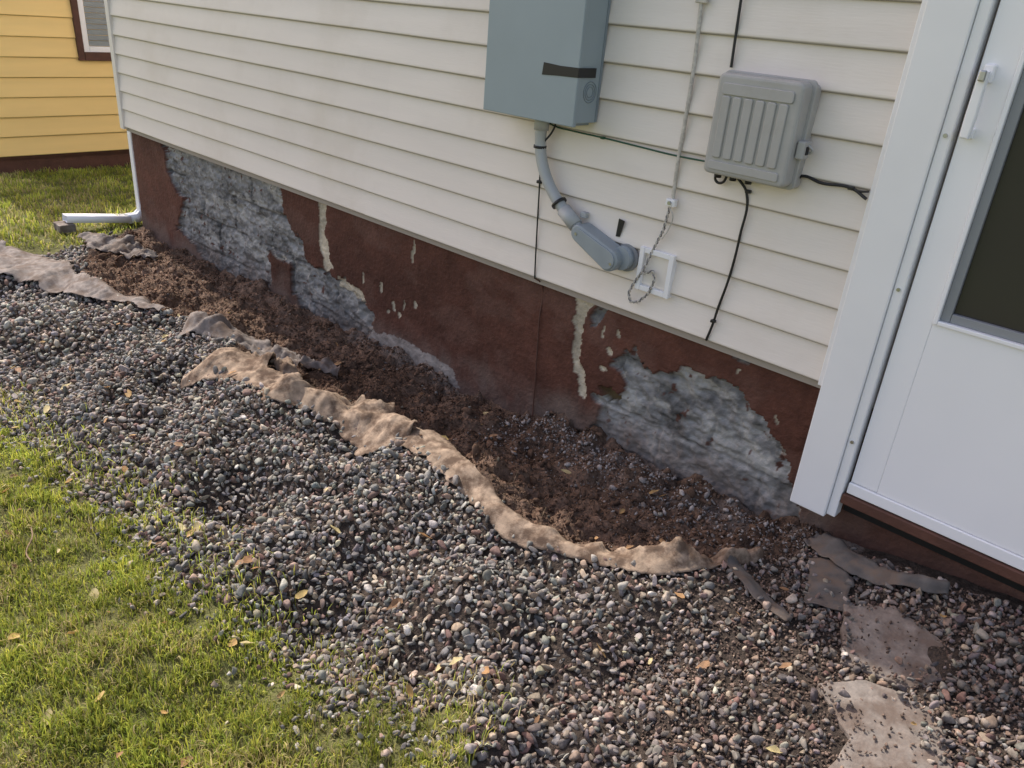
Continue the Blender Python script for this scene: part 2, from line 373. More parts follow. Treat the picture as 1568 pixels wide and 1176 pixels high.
def leaves(n,fx,size,name):
    V=[];F=[];C=[];o=0
    out=[(0,-1),(.35,-.6),(.5,0),(.3,.6),(0,1.1),(-.3,.6),(-.5,0),(-.35,-.6)]
    for k in range(n):
        x,y=fx();z=float(H(x,y))+random.uniform(.012,.03);s=size*random.uniform(.4,1.35)
        R=Matrix.Rotation(random.uniform(0,6.28),3,'Z')@Matrix.Rotation(random.uniform(-.7,.7),3,'X')@Matrix.Rotation(random.uniform(-.6,.6),3,'Y')
        cv=random.uniform(.2,.8);c=random.choice([(.52,.33,.13),(.6,.43,.16),(.32,.18,.09),(.6,.5,.25),(.44,.25,.11)])
        js=[random.uniform(.75,1.2) for _ in out]
        pts=[(a*s*j,b_*s*j,(a*a*cv*2)*s+.1*s*b_*b_) for (a,b_),j in zip(out,js)]+[(0,0,0)]
        for p in pts:
            q=R@Vector(p);V.append((x+q.x,y+q.y,z+q.z));C.append(c)
        for j in range(8):F.append((o+j,o+(j+1)%8,o+8))
        o+=9
    make_mesh(name,V,F,np.array(C),M['leaf'],True)
def fx():
    while True:
        x=random.uniform(-4,.4);y=random.uniform(-2.0,-.1)
        if random.random()<.35 or y<-1.1:return x,y
leaves(190,fx,.019,'fallen_leaves')
tube('twig',[(-2.30,-1.72,.035),(-2.24,-1.735,.042),(-2.18,-1.77,.040),(-2.12,-1.775,.045)],.0022,M['twig'])

# ------------------------------------------------------------ landscape fabric: thin creased torn strips
def sheet(name,path,mat,seed=1,lift=.012,crumple=.02,step=.010,m=12,rag=.25,tilt=0.0):
    """path rows: x,y,width(outer),width(inner) - strip of cloth draped on the terrain"""
    p=np.array(path,float)
    seg=np.r_[0,np.cumsum(np.hypot(*np.diff(p[:,:2],axis=0).T))]
    n=max(4,int(seg[-1]/step)+1);s=np.linspace(0,seg[-1],n)
    x=np.interp(s,seg,p[:,0]);y=np.interp(s,seg,p[:,1]);wo=np.interp(s,seg,p[:,2]);wi=np.interp(s,seg,p[:,3])
    k=np.hanning(9)[1:-1];k/=k.sum();sm=lambda a:np.convolve(np.pad(a,3,mode='edge'),k,'valid')
    x=sm(x);y=sm(y)
    tx=np.gradient(x);ty=np.gradient(y);l=np.hypot(tx,ty);nx_=-ty/l;ny_=tx/l
    def ragf(sd): return 1+rag*(1.8*vn(s*5,s*0,sd)+1.0*vn(s*25,s*0,sd+1)+.8*vn(s*75,s*0,sd+2))
    wo=wo*ragf(seed+50);wi=wi*ragf(seed+60)
    t=np.linspace(0,1,m)[None,:]+np.zeros((n,1));ss=s[:,None]+t*0
    off=-wo[:,None]*(1-t)+wi[:,None]*t
    q=off
    rg=np.random.default_rng(seed)
    def creases(a,b):
        ks=[0]
        while ks[-1]<seg[-1]+.25: ks.append(ks[-1]+rg.uniform(a,b))
        return np.array(ks)
    def layer(a,b):
        ks=creases(a,b);alt=np.where(np.arange(len(ks))%2,1,.2)
        k1=rg.uniform(0,1,len(ks))*alt;k2=rg.uniform(0,1,len(ks))*alt
        sk=ss+q*rg.uniform(-1.2,1.2)
        return np.interp(sk,ks,k1)*(1-t)+np.interp(sk,ks,k2)*t
    fold=layer(.04,.16)+.38*layer(.012,.04)
    # one long lengthwise crease that wanders over the width
    cr=.5+.35*np.interp(s,creases(.1,.2)[:2+0] if False else np.linspace(0,seg[-1],7),rg.uniform(-1,1,7))
    long_=1-np.abs(t-cr[:,None])*2.2
    R3=vn(ss*60,q*60,seed+7)
    ks=creases(.05,.12)
    dn=crumple*.7*np.interp(ss,ks,rg.uniform(-1,1,len(ks)))
    Xr=x[:,None]+nx_[:,None]*(off+dn);Yr=y[:,None]+ny_[:,None]*(off+dn)
    Zh=H(Xr,Yr);Hc=H(x,y)[:,None]
    Zc=Zh*.6+np.maximum(Zh,Hc-.02)*.4
    Zr=Zc+lift+crumple*(.95*fold+.35*np.clip(long_,0,1)+.10*R3)*(.5+.5*sstep(0,.4,t))+tilt*(t-.3)
    Zr=np.maximum(Zr,Zh+.008)
    V=np.stack([Xr.ravel(),Yr.ravel(),Zr.ravel()],1)
    a=(np.arange(n-1)[:,None]*m+np.arange(m-1)[None]).ravel()
    F=np.stack([a,a+1,a+m+1,a+m],1)
    o=make_mesh(name,V,F,None,mat,False)
    sd=o.modifiers.new('thick','SOLIDIFY');sd.thickness=.0012
    return o
LF='landscape_fabric'
sheet(LF,[(-1.97,-.63,.04,.06),(-1.90,-.60,.06,.10),(-1.80,-.57,.09,.06),(-1.70,-.59,.07,.04),(-1.55,-.635,.055,.03),(-1.41,-.655,.045,.025),(-1.28,-.665,.04,.025),(-1.17,-.655,.035,.025),(-1.08,-.63,.04,.045),(-1.0,-.60,.05,.05),(-.92,-.565,.05,.03),(-.85,-.50,.05,.025),(-.79,-.40,.045,.025),(-.75,-.31,.035,.02),(-.71,-.22,.012,.008)],M['fabric'],seed=3,crumple=.015,tilt=.018)
sheet(LF,[(-3.0,-.92,.02,.03),(-2.90,-.84,.06,.13),(-2.78,-.78,.08,.17),(-2.66,-.76,.05,.11),(-2.52,-.76,.07,.10),(-2.40,-.77,.06,.06),(-2.30,-.73,.05,.09),(-2.20,-.68,.07,.14),(-2.08,-.63,.11,.16),(-1.98,-.60,.11,.12),(-1.90,-.57,.04,.04)],M['fabric'],seed=8,crumple=.045,m=18,tilt=.03,rag=.32)
sheet(LF,[(-2.98,-.66,.02,.03),(-2.85,-.62,.05,.07),(-2.72,-.60,.05,.05),(-2.60,-.60,.02,.02)],M['fabric'],seed=12,lift=.025,crumple=.035)
sheet(LF,[(-3.5,-.66,.03,.03),(-3.38,-.66,.07,.06),(-3.25,-.62,.06,.07),(-3.10,-.54,.06,.08),(-2.95,-.47,.06,.07),(-2.82,-.42,.05,.06),(-2.66,-.38,.015,.015)],M['fabricgray'],seed=22,crumple=.045,tilt=.03,rag=.35)
sheet(LF,[(-5.45,-1.10,.12,.14),(-5.2,-1.06,.20,.24),(-4.9,-.98,.18,.24),(-4.65,-.90,.12,.14),(-4.5,-.86,.08,.09),(-4.35,-.82,.06,.08),(-4.15,-.75,.06,.08),(-3.95,-.70,.05,.055),(-3.70,-.66,.03,.03)],M['fabricgray'],seed=31,lift=.03,crumple=.026,step=.014,m=18,rag=.3)
sheet(LF,[(-5.5,-.40,.04,.05),(-5.3,-.36,.08,.11),(-5.1,-.28,.08,.12),(-4.88,-.19,.02,.05)],M['fabricgray'],seed=37,lift=.02,crumple=.05)
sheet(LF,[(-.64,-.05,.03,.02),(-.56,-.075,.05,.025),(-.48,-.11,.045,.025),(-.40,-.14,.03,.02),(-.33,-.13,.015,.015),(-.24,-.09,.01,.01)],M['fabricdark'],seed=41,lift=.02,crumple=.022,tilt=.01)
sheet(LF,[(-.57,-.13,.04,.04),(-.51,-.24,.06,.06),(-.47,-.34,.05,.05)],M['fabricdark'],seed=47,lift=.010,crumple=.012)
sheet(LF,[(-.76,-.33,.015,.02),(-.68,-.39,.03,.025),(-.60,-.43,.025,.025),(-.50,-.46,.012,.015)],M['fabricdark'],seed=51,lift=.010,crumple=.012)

# ------------------------------------------------------------ broken paving slabs
def slab(name,poly,z,th,seed,tx=0,ty=0):
    pts=[];n=len(poly);r2=random.Random(seed)
    for i in range(n):
        a=poly[i];b_=poly[(i+1)%n]
        for k in range(5):
            t=k/5;pts.append((a[0]*(1-t)+b_[0]*t+r2.uniform(-.004,.004),a[1]*(1-t)+b_[1]*t+r2.uniform(-.004,.004)))
    o=prism(name,pts,z-th,z,M['slab'],None,bev=.004,axis='z')
    me=o.data;cx=sum(p[0] for p in poly)/n;cy=sum(p[1] for p in poly)/n
    for v_ in me.vertices: v_.co.z+=(v_.co.x-cx)*tx+(v_.co.y-cy)*ty
    return o
def gz(x,y): return float(H(x,y))
slab('paving_stone',SLABS[0],gz(-.28,-.38)+.016,.05,1,.10,.12)
slab('paving_stone',SLABS[1],gz(-.18,-.70)+.014,.05,2,.06,.10)

# ------------------------------------------------------------ siding
def siding(name,s0,s1,z0,z1,course,mapf,mat,parent,seed=1,pl=3.6,lip=.0165,color=(.845,.775,.70)):
    r2=random.Random(seed);V=[];F=[];C=[]
    n=int(math.ceil((z1-z0)/course-1e-6));row=0
    prof=[(.003,.0015,.30),(lip-.008,-.0005,.30),(lip-.004,.0005,.38),(lip-.0012,.003,.58),(lip,.0065,1),(lip-.0004,.012,1),(.004,course-.004,.97),(.0036,course+.002,.80)]  # third value darkens vertex colour: lap shadow and grime painted along the lip
    while row<n:
        st=s0;q=r2.uniform(.3,1)*pl;alt=r2.random()<.5
        while st<s1-1e-6:
            en=min(st+q,s1) if s1-(st+q)>.3 else s1
            off=.0022 if alt else 0;alt=not alt
            a0=st-(.02 if off and st>s0 else 0);a1=en+(.02 if off and en<s1 else 0)
            tone=r2.uniform(.965,1.02)
            nseg=max(1,int((a1-a0)/.35)) 
            for k in range(2):
                if row+k>=n:break
                zb=z0+(row+k)*course
                pr=[(p[0]+off,min(zb+p[1],z1),p[2]) for p in prof]
                o=len(V);L_=len(pr)
                for t in range(nseg+1):
                    a=a0+(a1-a0)*t/nseg;wv=r2.uniform(-.0011,.0011) if 0<t<nseg else 0;wz_=r2.uniform(-.0009,.0009) if 0<t<nseg else 0
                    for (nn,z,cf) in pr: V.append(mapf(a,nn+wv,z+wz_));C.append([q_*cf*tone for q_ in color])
                for t in range(nseg):
                    for j in range(L_-1): F.append((o+t*L_+j,o+(t+1)*L_+j,o+(t+1)*L_+j+1,o+t*L_+j+1))
            st=en;q=pl
        row+=2
    return make_mesh(name,V,F,np.array(C),mat,False,parent)
house=empty('cream_house')
fm=lambda s,n,z:(s,-n,z)
ZB=.626;CO=.1118
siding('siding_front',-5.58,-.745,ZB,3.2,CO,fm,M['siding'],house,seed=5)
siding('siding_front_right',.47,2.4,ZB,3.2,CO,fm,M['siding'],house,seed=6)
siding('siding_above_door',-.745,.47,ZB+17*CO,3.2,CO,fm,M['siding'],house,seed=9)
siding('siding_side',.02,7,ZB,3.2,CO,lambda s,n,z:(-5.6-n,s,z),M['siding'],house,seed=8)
box('wall_core',-5.6,2.4,.004,7,.60,3.2,M['wall'],house)
box('side_foundation',-5.57,2.4,.075,6.97,-.6,.60,M['brown'],house)
prism('corner_post',[(-5.625,-.024),(-5.575,-.024),(-5.575,0.003),(-5.602,.003),(-5.602,.06),(-5.625,.06)],ZB-.012,3.2,M['cornertrim'],house,axis='z')
prism('roof',[(-.12,3.15),(3.5,5.1),(7.12,3.15),(7.12,3.28),(3.5,5.24),(-.12,3.28)],-5.7,2.5,M['roof'],house)
ro=bpy.data.objects['roof']
for v_ in ro.data.vertices: v_.co=Vector((v_.co.y,v_.co.x,v_.co.z))
ro.data.flip_normals()
prism('gable',[(.0,3.2),(3.5,5.08),(7,3.2)],-5.6,2.4,M['cornertrim'],house)
gb=bpy.data.objects['gable']
for v_ in gb.data.vertices: v_.co=Vector((v_.co.y,v_.co.x,v_.co.z))
gb.data.flip_normals()

# ------------------------------------------------------------ foundation face
P1=[(-5.165,.66),(-3.717,.66),(-3.717,.450),(-3.607,.398),(-3.532,.318),(-3.506,.247),(-3.269,.231),(-3.059,.212),(-2.937,.134),(-2.984,.035),(-3.1,-.12),(-3.521,-.12),(-3.667,.024),(-3.685,.206),(-3.873,.194),(-3.900,-.006),(-4.1,-.15),(-4.6,-.15),(-4.787,-.022),(-5.053,.085),(-4.903,.267),(-5.043,.362),(-5.117,.513)]
P3=[(-1.53,.41),(-1.43,.48),(-1.40,.44),(-1.33,.43),(-1.20,.48),(-1.08,.48),(-.98,.49),(-.92,.42),(-.85,.38),(-.82,.32),(-.77,.30),(-.70,.14),(-.66,-.1),(-1.68,-.1),(-1.66,.06),(-1.55,.12),(-1.53,.19),(-1.58,.23),(-1.46,.25),(-1.43,.34),(-1.47,.36)]
S1=[(-3.386,.60),(-3.313,.60),(-3.336,.435),(-3.279,.280),(-3.339,.239),(-3.396,.387)]
S1b=[(-3.23,.25),(-3.02,.225),(-2.98,.17),(-3.10,.18),(-3.24,.20)]
S2=[(-1.71,.60),(-1.62,.60),(-1.655,.50),(-1.645,.34),(-1.60,.25),(-1.61,.20),(-1.67,.30),(-1.70,.48)]
S2b=[(-1.615,.62),(-1.56,.60),(-1.58,.54),(-1.62,.5)]
P2=[(-2.96,.0),(-2.94,.03),(-2.79,.055),(-2.54,.06),(-2.36,.03),(-2.3,-.03),(-2.6,-.06),(-2.96,-.06)]
HOLE=[(-1.56,.28),(-1.50,.31),(-1.45,.27),(-1.50,.23)]
fx_=np.arange(-5.57,.62,.006);fz_=np.arange(-.25,.645,.006)
X,Z=np.meshgrid(fx_,fz_)
wx=X+.05*fbm(X*11,Z*11,101,5,.6);wz=Z+.05*fbm(X*11+50,Z*11,102,5,.6)
wsx=X+.022*fbm(X*22,Z*22,103,4);wsz=Z+.012*fbm(X*22+9,Z*22,104,3)
gray=inpoly(wx,wz,P1)|inpoly(wx,wz,P3)
gin=inpoly(wx+.012,wz-.012,P1)|inpoly(wx+.012,wz-.012,P3)
rimm=gray&~gin
cream=inpoly(wsx,wsz,S1)|inpoly(wsx,wsz,S1b)|inpoly(wsx,wsz,S2)
for (cx,cz,rx,rz) in [(-2.645,.52,.010,.055),(-2.88,.29,.008,.03),(-2.78,.225,.012,.022),(-2.63,.28,.016,.022),(-2.73,.195,.012,.014),(-2.81,.19,.010,.010),(-3.02,.30,.008,.03),(-1.5,.52,.008,.012),(-1.52,.44,.012,.012),(-1.55,.37,.02,.009),(-1.57,.50,.006,.03),(-2.7,.25,.006,.03),(-1.02,.55,.006,.01),(-.86,.44,.006,.012)]:
    cream|=(((wsx-cx)/rx)**2+((wsz-cz)/rz)**2)<1
gray|=inpoly(wsx,wsz,S2b)|(((wsx+1.02)/.03)**2+((wsz-.60)/.02)**2<1)|(((wsx+1.42)/.035)**2+((wsz-.60)/.012)**2<1)
hole=inpoly(wsx,wsz,HOLE)
def jdist(x,z):
    x=x+.008*fbm(x*15,z*15,111,3);z=z+.009*fbm(x*9,z*9,112,3)
    row=np.floor((z-.03)/.2);d1=np.abs((z-.03)/.2-np.round((z-.03)/.2))*.2
    xo=(x+row*.2+.07)/.4;d2=np.abs(xo-np.round(xo))*.4
    return np.minimum(d1,d2),row*3+np.floor(xo)
jd,bid=jdist(X,Z)
jvis=sstep(-.45,.05,fbm(X*4,Z*4,113,3))*np.where(X<-2,1,.6)
jm=sstep(.010,.005,jd)*jvis
rough=fbm(X*9,Z*16,120,5,.62);rough2=fbm(X*30,Z*48,122,3);fine=fbm(X*70,Z*70,121,3)
btone=(_h(bid,bid*0+3,9)-.5)
yy=np.full(X.shape,.022)
yy+=.0018*fbm(X*3,Z*3,130,3)-.003*np.abs(fbm(X*26,Z*26,131,4,.6))
yy=np.where(cream,.028+.004*fine,yy)
yy=np.where(gray,.034+.026*np.abs(rough)+.008*rough2+.004*fine+.006*btone+.008*jm,yy)
yy=np.where(hole,.07,yy)
C_=np.zeros(X.shape+(3,))
bn=(1+.45*fbm(X*2.2,Z*3,140,4)+.2*fine)[...,None]
C_[:]=np.array([.100,.041,.028]);C_*=bn
fad=(.28*sstep(.0,.45,fbm(X*5,Z*7,141,5,.6)))[...,None];C_=C_*(1-fad)+fad*np.array([.17,.10,.078])
gc=np.array([.215,.213,.208])*(1+.7*fbm(X*8,Z*15,150,5,.65)+.6*rough2+.4*fine+.35*btone)[...,None]
pale=sstep(.06,.36,fbm(X*5+3,Z*11,151,5,.65))[...,None];gc=gc*(1-.65*pale)+.65*pale*np.array([.44,.43,.40])
gc=gc*(1-.45*jm[...,None])
C_=np.where(gray[...,None],gc,C_)
rm=(rimm&(fbm(X*20,Z*20,156,3)>-.1))[...,None];C_=np.where(rm,np.array([.40,.37,.32])*(1+.4*fine)[...,None],C_)
C_=np.where((cream)[...,None],np.array([.52,.46,.35])*(1+.35*fine+.5*fbm(X*12,Z*12,155,3))[...,None],C_)
C_=np.where(hole[...,None],np.array([.14,.10,.05]),C_)
spk=gray&(fbm(X*28,Z*28,160,3)>.50);C_=np.where(spk[...,None],np.array([.11,.055,.042]),C_)
gzz=H(X.ravel(),np.full(X.size,-.03)).reshape(X.shape)
du=(sstep(.17,.0,(Z-gzz)+.10*fbm(X*7,Z*7,161,4))*.65*(1-.75*sstep(-.66,-.58,X)))[...,None]
C_=C_*(1-du)+du*np.array([.18,.14,.115])
p2=(inpoly(wsx+.03*fbm(X*18,Z*18,170,3),wsz-.02+.03*fbm(X*18,Z*18,171,3),P2))[...,None]*.75;C_=C_*(1-p2)+p2*(np.array([.38,.345,.31])*(1+.6*rough2)[...,None])
V=np.stack([X.ravel(),yy.ravel(),Z.ravel()],1)
nx,ny=len(fx_),len(fz_);i=(np.arange(nx-1)[None,:]+nx*np.arange(ny-1)[:,None]).ravel()
F=np.stack([i,i+1,i+1+nx,i+nx],1)
make_mesh('foundation_front',V,F,np.clip(C_,.01,.8).reshape(-1,3),M['found'],False,house)
box('foundation_right',.60,2.4,.02,.07,-.4,.6,M['brown'],house)
box('foundation_corner',-5.58,-5.50,.030,.3,-.6,.60,M['brown'],house)

# ------------------------------------------------------------ storm door
W=M['white'];T=M['whitetrim']
box('door_trim_left',-.73,-.618,-.052,.0,.235,2.50,T,house,.004)
box('door_trim_j',-.748,-.732,-.030,.0,ZB-.004,2.50,T,house,.003)
box('door_trim_lip',-.617,-.590,-.044,.0,.245,2.46,T,house,.003)
box('door_trim_right',.36,.47,-.052,0,.235,2.50,T,house,.004)
box('door_trim_top',-.73,.47,-.055,0,2.503,2.62,T,house,.004)
box('door_backing',-.588,.358,.012,.03,.25,2.5,M['black'],house)
D0,D1=-.580,.352
box('door_stile_left',D0,-.503,-.030,.008,.372,2.45,W,house,.003)
box('door_stile_right',.275,D1,-.030,.008,.372,2.45,W,house,.003)
box('door_panel_bottom',-.5029,.2745,-.030,.008,.372,.895,W,house,.0006)
box('door_rail_top',-.5025,.2745,-.029,.008,2.33,2.45,W,house,.002)
for nm,a in {'l':(-.503,-.492,.895,2.33),'r':(.264,.275,.895,2.33),'b':(-.4915,.2635,.895,.906),'t':(-.4915,.2635,2.319,2.33)}.items():
    box('glazing_bead_'+nm,a[0],a[1],-.037,0,a[2],a[3],W,house,.002)
for nm,a in {'l':(-.4915,-.468,.9065,2.318),'r':(.2405,.2635,.9065,2.318),'b':(-.4675,.24,.9065,.93),'t':(-.4675,.24,2.295,2.318)}.items():
    box('glazing_seal_'+nm,a[0],a[1],-.024,0,a[2],a[3],M['grayseal'],house,.002)
box('door_glass',-.4675,.24,-.012,-.006,.9305,2.2945,M['glass'],house)
box('door_sweep',-.582,.354,-.036,.01,.335,.370,W,house,.003)
box('door_sill',-.588,.358,-.045,.03,.300,.332,M['brown'],house,.003)
box('handle_mount_top',-.567,-.543,-.046,-.03,1.475,1.515,W,house,.004)
box('handle_mount_bottom',-.567,-.545,-.040,-.03,1.35,1.375,W,house,.003)
prism('handle_pull',[(-.566,1.352),(-.546,1.352),(-.544,1.40),(-.546,1.50),(-.566,1.50),(-.568,1.40)],-.060,-.076,W,house,bev=.004)
box('handle_post_top',-.562,-.550,-.062,-.045,1.48,1.498,W,house)
box('handle_post_bottom',-.562,-.550,-.062,-.039,1.353,1.37,W,house)
box('handle_button',-.562,-.548,-.088,-.076,1.478,1.502,M['metal'],house,.003)
for z in (1.35,.96,.5,1.9):
    cyl('trim_screw',(-.604,-.044,z),(-.604,-.048,z),.005,M['metal'],house,seg=12)

# ------------------------------------------------------------ electrical panel
eb=empty('electrical_panel')
box('body',-2.085,-1.68,-.125,-.018,1.222,2.05,M['box'],eb,.003)
box('cover',-2.090,-1.676,-.143,-.1255,1.212,2.06,M['box'],eb,.003)
box('bottom_flange',-2.07,-1.70,-.112,-.03,1.212,1.2215,M['box2'],eb,.001)
for k,r in enumerate((.032,.024,.016)):
    pts=[(-1.679,-.070+r*math.cos(a),1.318+r*math.sin(a)) for a in np.linspace(0,2*math.pi,25)]
    tube('knockout_ring',pts,.0016,M['box2'],eb)
prism('tape_front',[(-1.826,1.356),(-1.822,1.394),(-1.75,1.390),(-1.6755,1.391),(-1.6755,1.362),(-1.75,1.360)],-.1432,-.1446,M['black'],eb)
box('tape_side',-1.6758,-1.6744,-.1446,-.055,1.362,1.391,M['black'],eb)
box('cover_seam',-1.6795,-1.6785,-.1255,-.1245,1.225,2.04,M['black'],eb)
box('side_return',-1.6795,-1.6775,-.028,-.0185,1.225,2.04,M['box2'],eb)

# ------------------------------------------------------------ conduit
cd=empty('electrical_conduit')
path=[(-1.885,-.055,1.215),(-1.884,-.055,1.13),(-1.872,-.055,1.075),(-1.845,-.055,1.02),(-1.80,-.055,.965),(-1.745,-.055,.918),(-1.70,-.055,.885),(-1.665,-.055,.868)]
tube('conduit_pipe',path,.0205,M['pvc'],cd,res=12)
cyl('connector',(-1.885,-.055,1.214),(-1.885,-.055,1.17),.026,M['pvc'],cd)
cyl('coupling',(-1.748,-.055,.921),(-1.685,-.055,.879),.026,M['pvc'],cd)
def ring(p,q,r): cyl('clamp',p,q,r,M['black'],cd)
ring((-1.775,-.055,.942),(-1.768,-.055,.936),.0285)
ring((-1.884,-.055,1.118),(-1.884,-.055,1.109),.023)
def fitting(c0,c1,r0,r1):
    a=Vector(c0);b_=Vector(c1);d=(b_-a).normalized();n=Vector((-d.y,d.x));pts=[]
    for t in np.linspace(math.pi/2,3*math.pi/2,9): 
        v_=a+(d*math.cos(t)+n*math.sin(t))*r0;pts.append((v_.x,v_.y))
    for t in np.linspace(-math.pi/2,math.pi/2,17):
        v_=b_+(d*math.cos(t)+n*math.sin(t))*r1;pts.append((v_.x,v_.y))
    return pts
prism('fitting_body',fitting((-1.655,.862),(-1.515,.805),.030,.040),-.022,-.083,M['pvcd'],cd,bev=.007)
prism('fitting_cover',fitting((-1.645,.858),(-1.517,.806),.023,.033),-.0825,-.089,M['pvcd'],cd,bev=.002)
for p in ((-1.655,.862),(-1.495,.797)): cyl('cover_screw',(p[0],-.088,p[1]),(p[0],-.0915,p[1]),.005,M['metal'],cd,seg=12)
cyl('wall_flange',(-1.487,-.012,.812),(-1.487,-.050,.812),.040,M['pvcd'],cd)
cyl('sealing_putty',(-1.482,-.012,.812),(-1.482,-.022,.812),.047,M['grayseal'],cd)
box('strap',-1.69,-1.665,-.035,-.014,.905,.925,M['pvc'],cd,.003)
prism('tape_mark',[(-1.538,.872),(-1.522,.874),(-1.510,.930),(-1.534,.934)],-.020,-.0175,M['black'],cd)

# ------------------------------------------------------------ telephone interface box
nb=empty('telephone_interface_box')
def rrect(x0,x1,z0,z1,r,n=5):
    pts=[]
    for cx,cz,a in ((x1-r,z1-r,0),(x0+r,z1-r,90),(x0+r,z0+r,180),(x1-r,z0+r,270)):
        for k in range(n+1):
            t=math.radians(a+90*k/n);pts.append((cx+r*math.cos(t),cz+r*math.sin(t)))
    return pts
prism('base',rrect(-1.212,-.945,1.150,1.425,.015),-.016,-.055,M['nid'],nb,bev=.004)
prism('lid',rrect(-1.205,-.950,1.158,1.430,.018),-.0555,-.108,M['nid'],nb,bev=.010)
prism('lid_rim',rrect(-1.216,-.940,1.150,1.436,.018),-.050,-.060,M['nid'],nb,bev=.003)
prism('panel_top',rrect(-1.185,-.972,1.375,1.405,.008),-.1085,-.113,M['nid'],nb,bev=.002)
for k in range(6):
    x0=-1.180+k*.0345
    prism('rib',rrect(x0,x0+.0255,1.205,1.372,.006),-.1085,-.1135,M['nid'],nb,bev=.003)
prism('panel_bottom',rrect(-1.188,-.970,1.172,1.196,.006),-.1085,-.112,M['nid'],nb,bev=.002)
box('latch',-.948,-.925,-.085,-.045,1.238,1.285,M['nid'],nb,.004)
tube('latch_loop',[(-.93,-.05,1.25),(-.915,-.055,1.262),(-.93,-.06,1.276)],.004,M['nid'],nb)
box('latch_hole',-.9255,-.9235,-.074,-.058,1.25,1.272,M['black'],nb)
for k in range(3): cyl('grommet',(-1.19+.05*k,-.035,1.152),(-1.19+.05*k,-.035,1.138),.010,M['black'],nb,seg=16)

# ------------------------------------------------------------ cables
def clip(p,mat,parent,s=.008): 
    box('clip',p[0]-s,p[0]+s,p[1]-.008,p[1]+.006,p[2]-s*.6,p[2]+s*.6,mat,parent,.002)
cb=empty('coaxial_cable')
y=-.022
tube('cable_upper',[(-1.235,y,3.1),(-1.232,y,1.75),(-1.225,y,1.55),(-1.22,y,1.44)],.004,M['black'],cb)
cb2=empty('telephone_cable')
tube('cable_lower',[(-1.13,-.03,1.15),(-1.095,y,1.11),(-1.088,y,.98),(-1.095,y,.85),(-1.112,y,.74),(-1.118,y,.69),(-1.13,y,.63)],.004,M['black'],cb2)
clip((-1.09,y,1.115),M['black'],cb2);clip((-1.118,y,.70),M['black'],cb2)
tube('cable_loop',[(-1.2,-.035,1.15),(-1.195,-.03,1.125),(-1.175,-.03,1.125),(-1.16,-.035,1.15)],.004,M['black'],cb2)
cb3=empty('branch_cable')
tube('cable_branch',[(-.965,-.03,1.165),(-.95,y,1.185),(-.88,y,1.18),(-.80,y,1.183),(-.752,-.03,1.165)],.0042,M['black'],cb3)
tube('cable_branch_b',[(-.80,y,1.183),(-.775,-.026,1.18),(-.750,-.034,1.185)],.003,M['black'],cb3)
clip((-.955,y,1.184),M['black'],cb3,.010);clip((-.80,y,1.183),M['black'],cb3,.008)
gw=empty('ground_wire')
tube('wire_green',[(-1.90,-.03,1.20),(-1.85,-.022,1.185),(-1.78,y,1.182),(-1.64,y,1.180),(-1.5,y,1.176),(-1.36,y,1.172),(-1.22,-.028,1.175)],.0028,M['green'],gw)
clip((-1.64,y,1.18),M['green'],gw,.007);clip((-1.235,y,1.176),M['black'],gw,.009)
tube('wire_black_loop',[(-1.87,-.055,1.13),(-1.85,-.04,1.165),(-1.835,-.04,1.20),(-1.83,-.05,1.225)],.0035,M['black'],gw)
tube('wire_down',[(-1.90,-.04,1.09),(-1.905,y,1.04),(-1.90,y,.985),(-1.893,y,.85),(-1.885,y,.70),(-1.88,y,.625)],.0028,M['black'],gw)
tube('wire_painted',[(-1.88,y,.628),(-1.873,.012,.60),(-1.868,.014,.45),(-1.86,.014,.27),(-1.85,.012,.02)],.003,M['brown'],gw)
clip((-1.90,y,.985),M['black'],gw,.009)
dc=empty('drop_cable')
tube('cable',[(-1.352,y,3.1),(-1.352,y,1.62),(-1.342,y,1.45),(-1.34,y,1.29),(-1.342,y,1.17),(-1.338,y,1.04)],.006,M['rope'],dc)
def twist(name,pts,r,rr,turns,mat,ph):
    P=[Vector(p) for p in pts];out=[];n=int(turns*8)
    L_=[0]
    for a,b_ in zip(P,P[1:]):L_.append(L_[-1]+(b_-a).length)
    for k in range(n+1):
        s=L_[-1]*k/n;j=max(i for i in range(len(L_)) if L_[i]<=s+1e-9);j=min(j,len(P)-2)
        t=(s-L_[j])/(L_[j+1]-L_[j]);p=P[j].lerp(P[j+1],t);d=(P[j+1]-P[j]).normalized()
        u=d.cross(Vector((0,1,0)));u.normalize();w=Vector((0,1,0));a=2*math.pi*turns*k/n+ph
        out.append(p+u*math.cos(a)*rr+w*math.sin(a)*rr)
    tube(name,out,r,mat,dc)
lp=[(-1.338,-.028,1.04),(-1.345,-.028,.98),(-1.35,-.028,.94),(-1.365,-.028,.90),(-1.385,-.030,.84),(-1.40,-.034,.79),(-1.43,-.034,.735),(-1.443,-.034,.70),(-1.43,-.034,.672),(-1.40,-.034,.68),(-1.365,-.034,.72),(-1.35,-.034,.77),(-1.36,-.034,.80),(-1.39,-.034,.785)]
twist('twist_a',lp,.0026,.0028,22,M['rope'],0);twist('twist_b',lp,.0022,.0030,22,M['rope2'],3.14)
box('clamp_body',-1.355,-1.322,-.036,-.016,1.018,1.042,M['whitetrim'],dc,.003)
cyl('clamp_screw',(-1.338,-.036,1.03),(-1.338,-.043,1.03),.006,M['metal'],dc,seg=12)
box('clamp_top',-1.368,-1.332,-.032,-.016,1.598,1.615,M['rope'],dc,.003)
tube('tail',[(-1.345,-.03,1.02),(-1.32,-.035,.99),(-1.33,-.03,.95),(-1.35,-.03,.91)],.0022,M['rope'],dc)
pf=empty('wall_vent_frame')
x0,x1,z0,z1=-1.425,-1.292,.722,.868
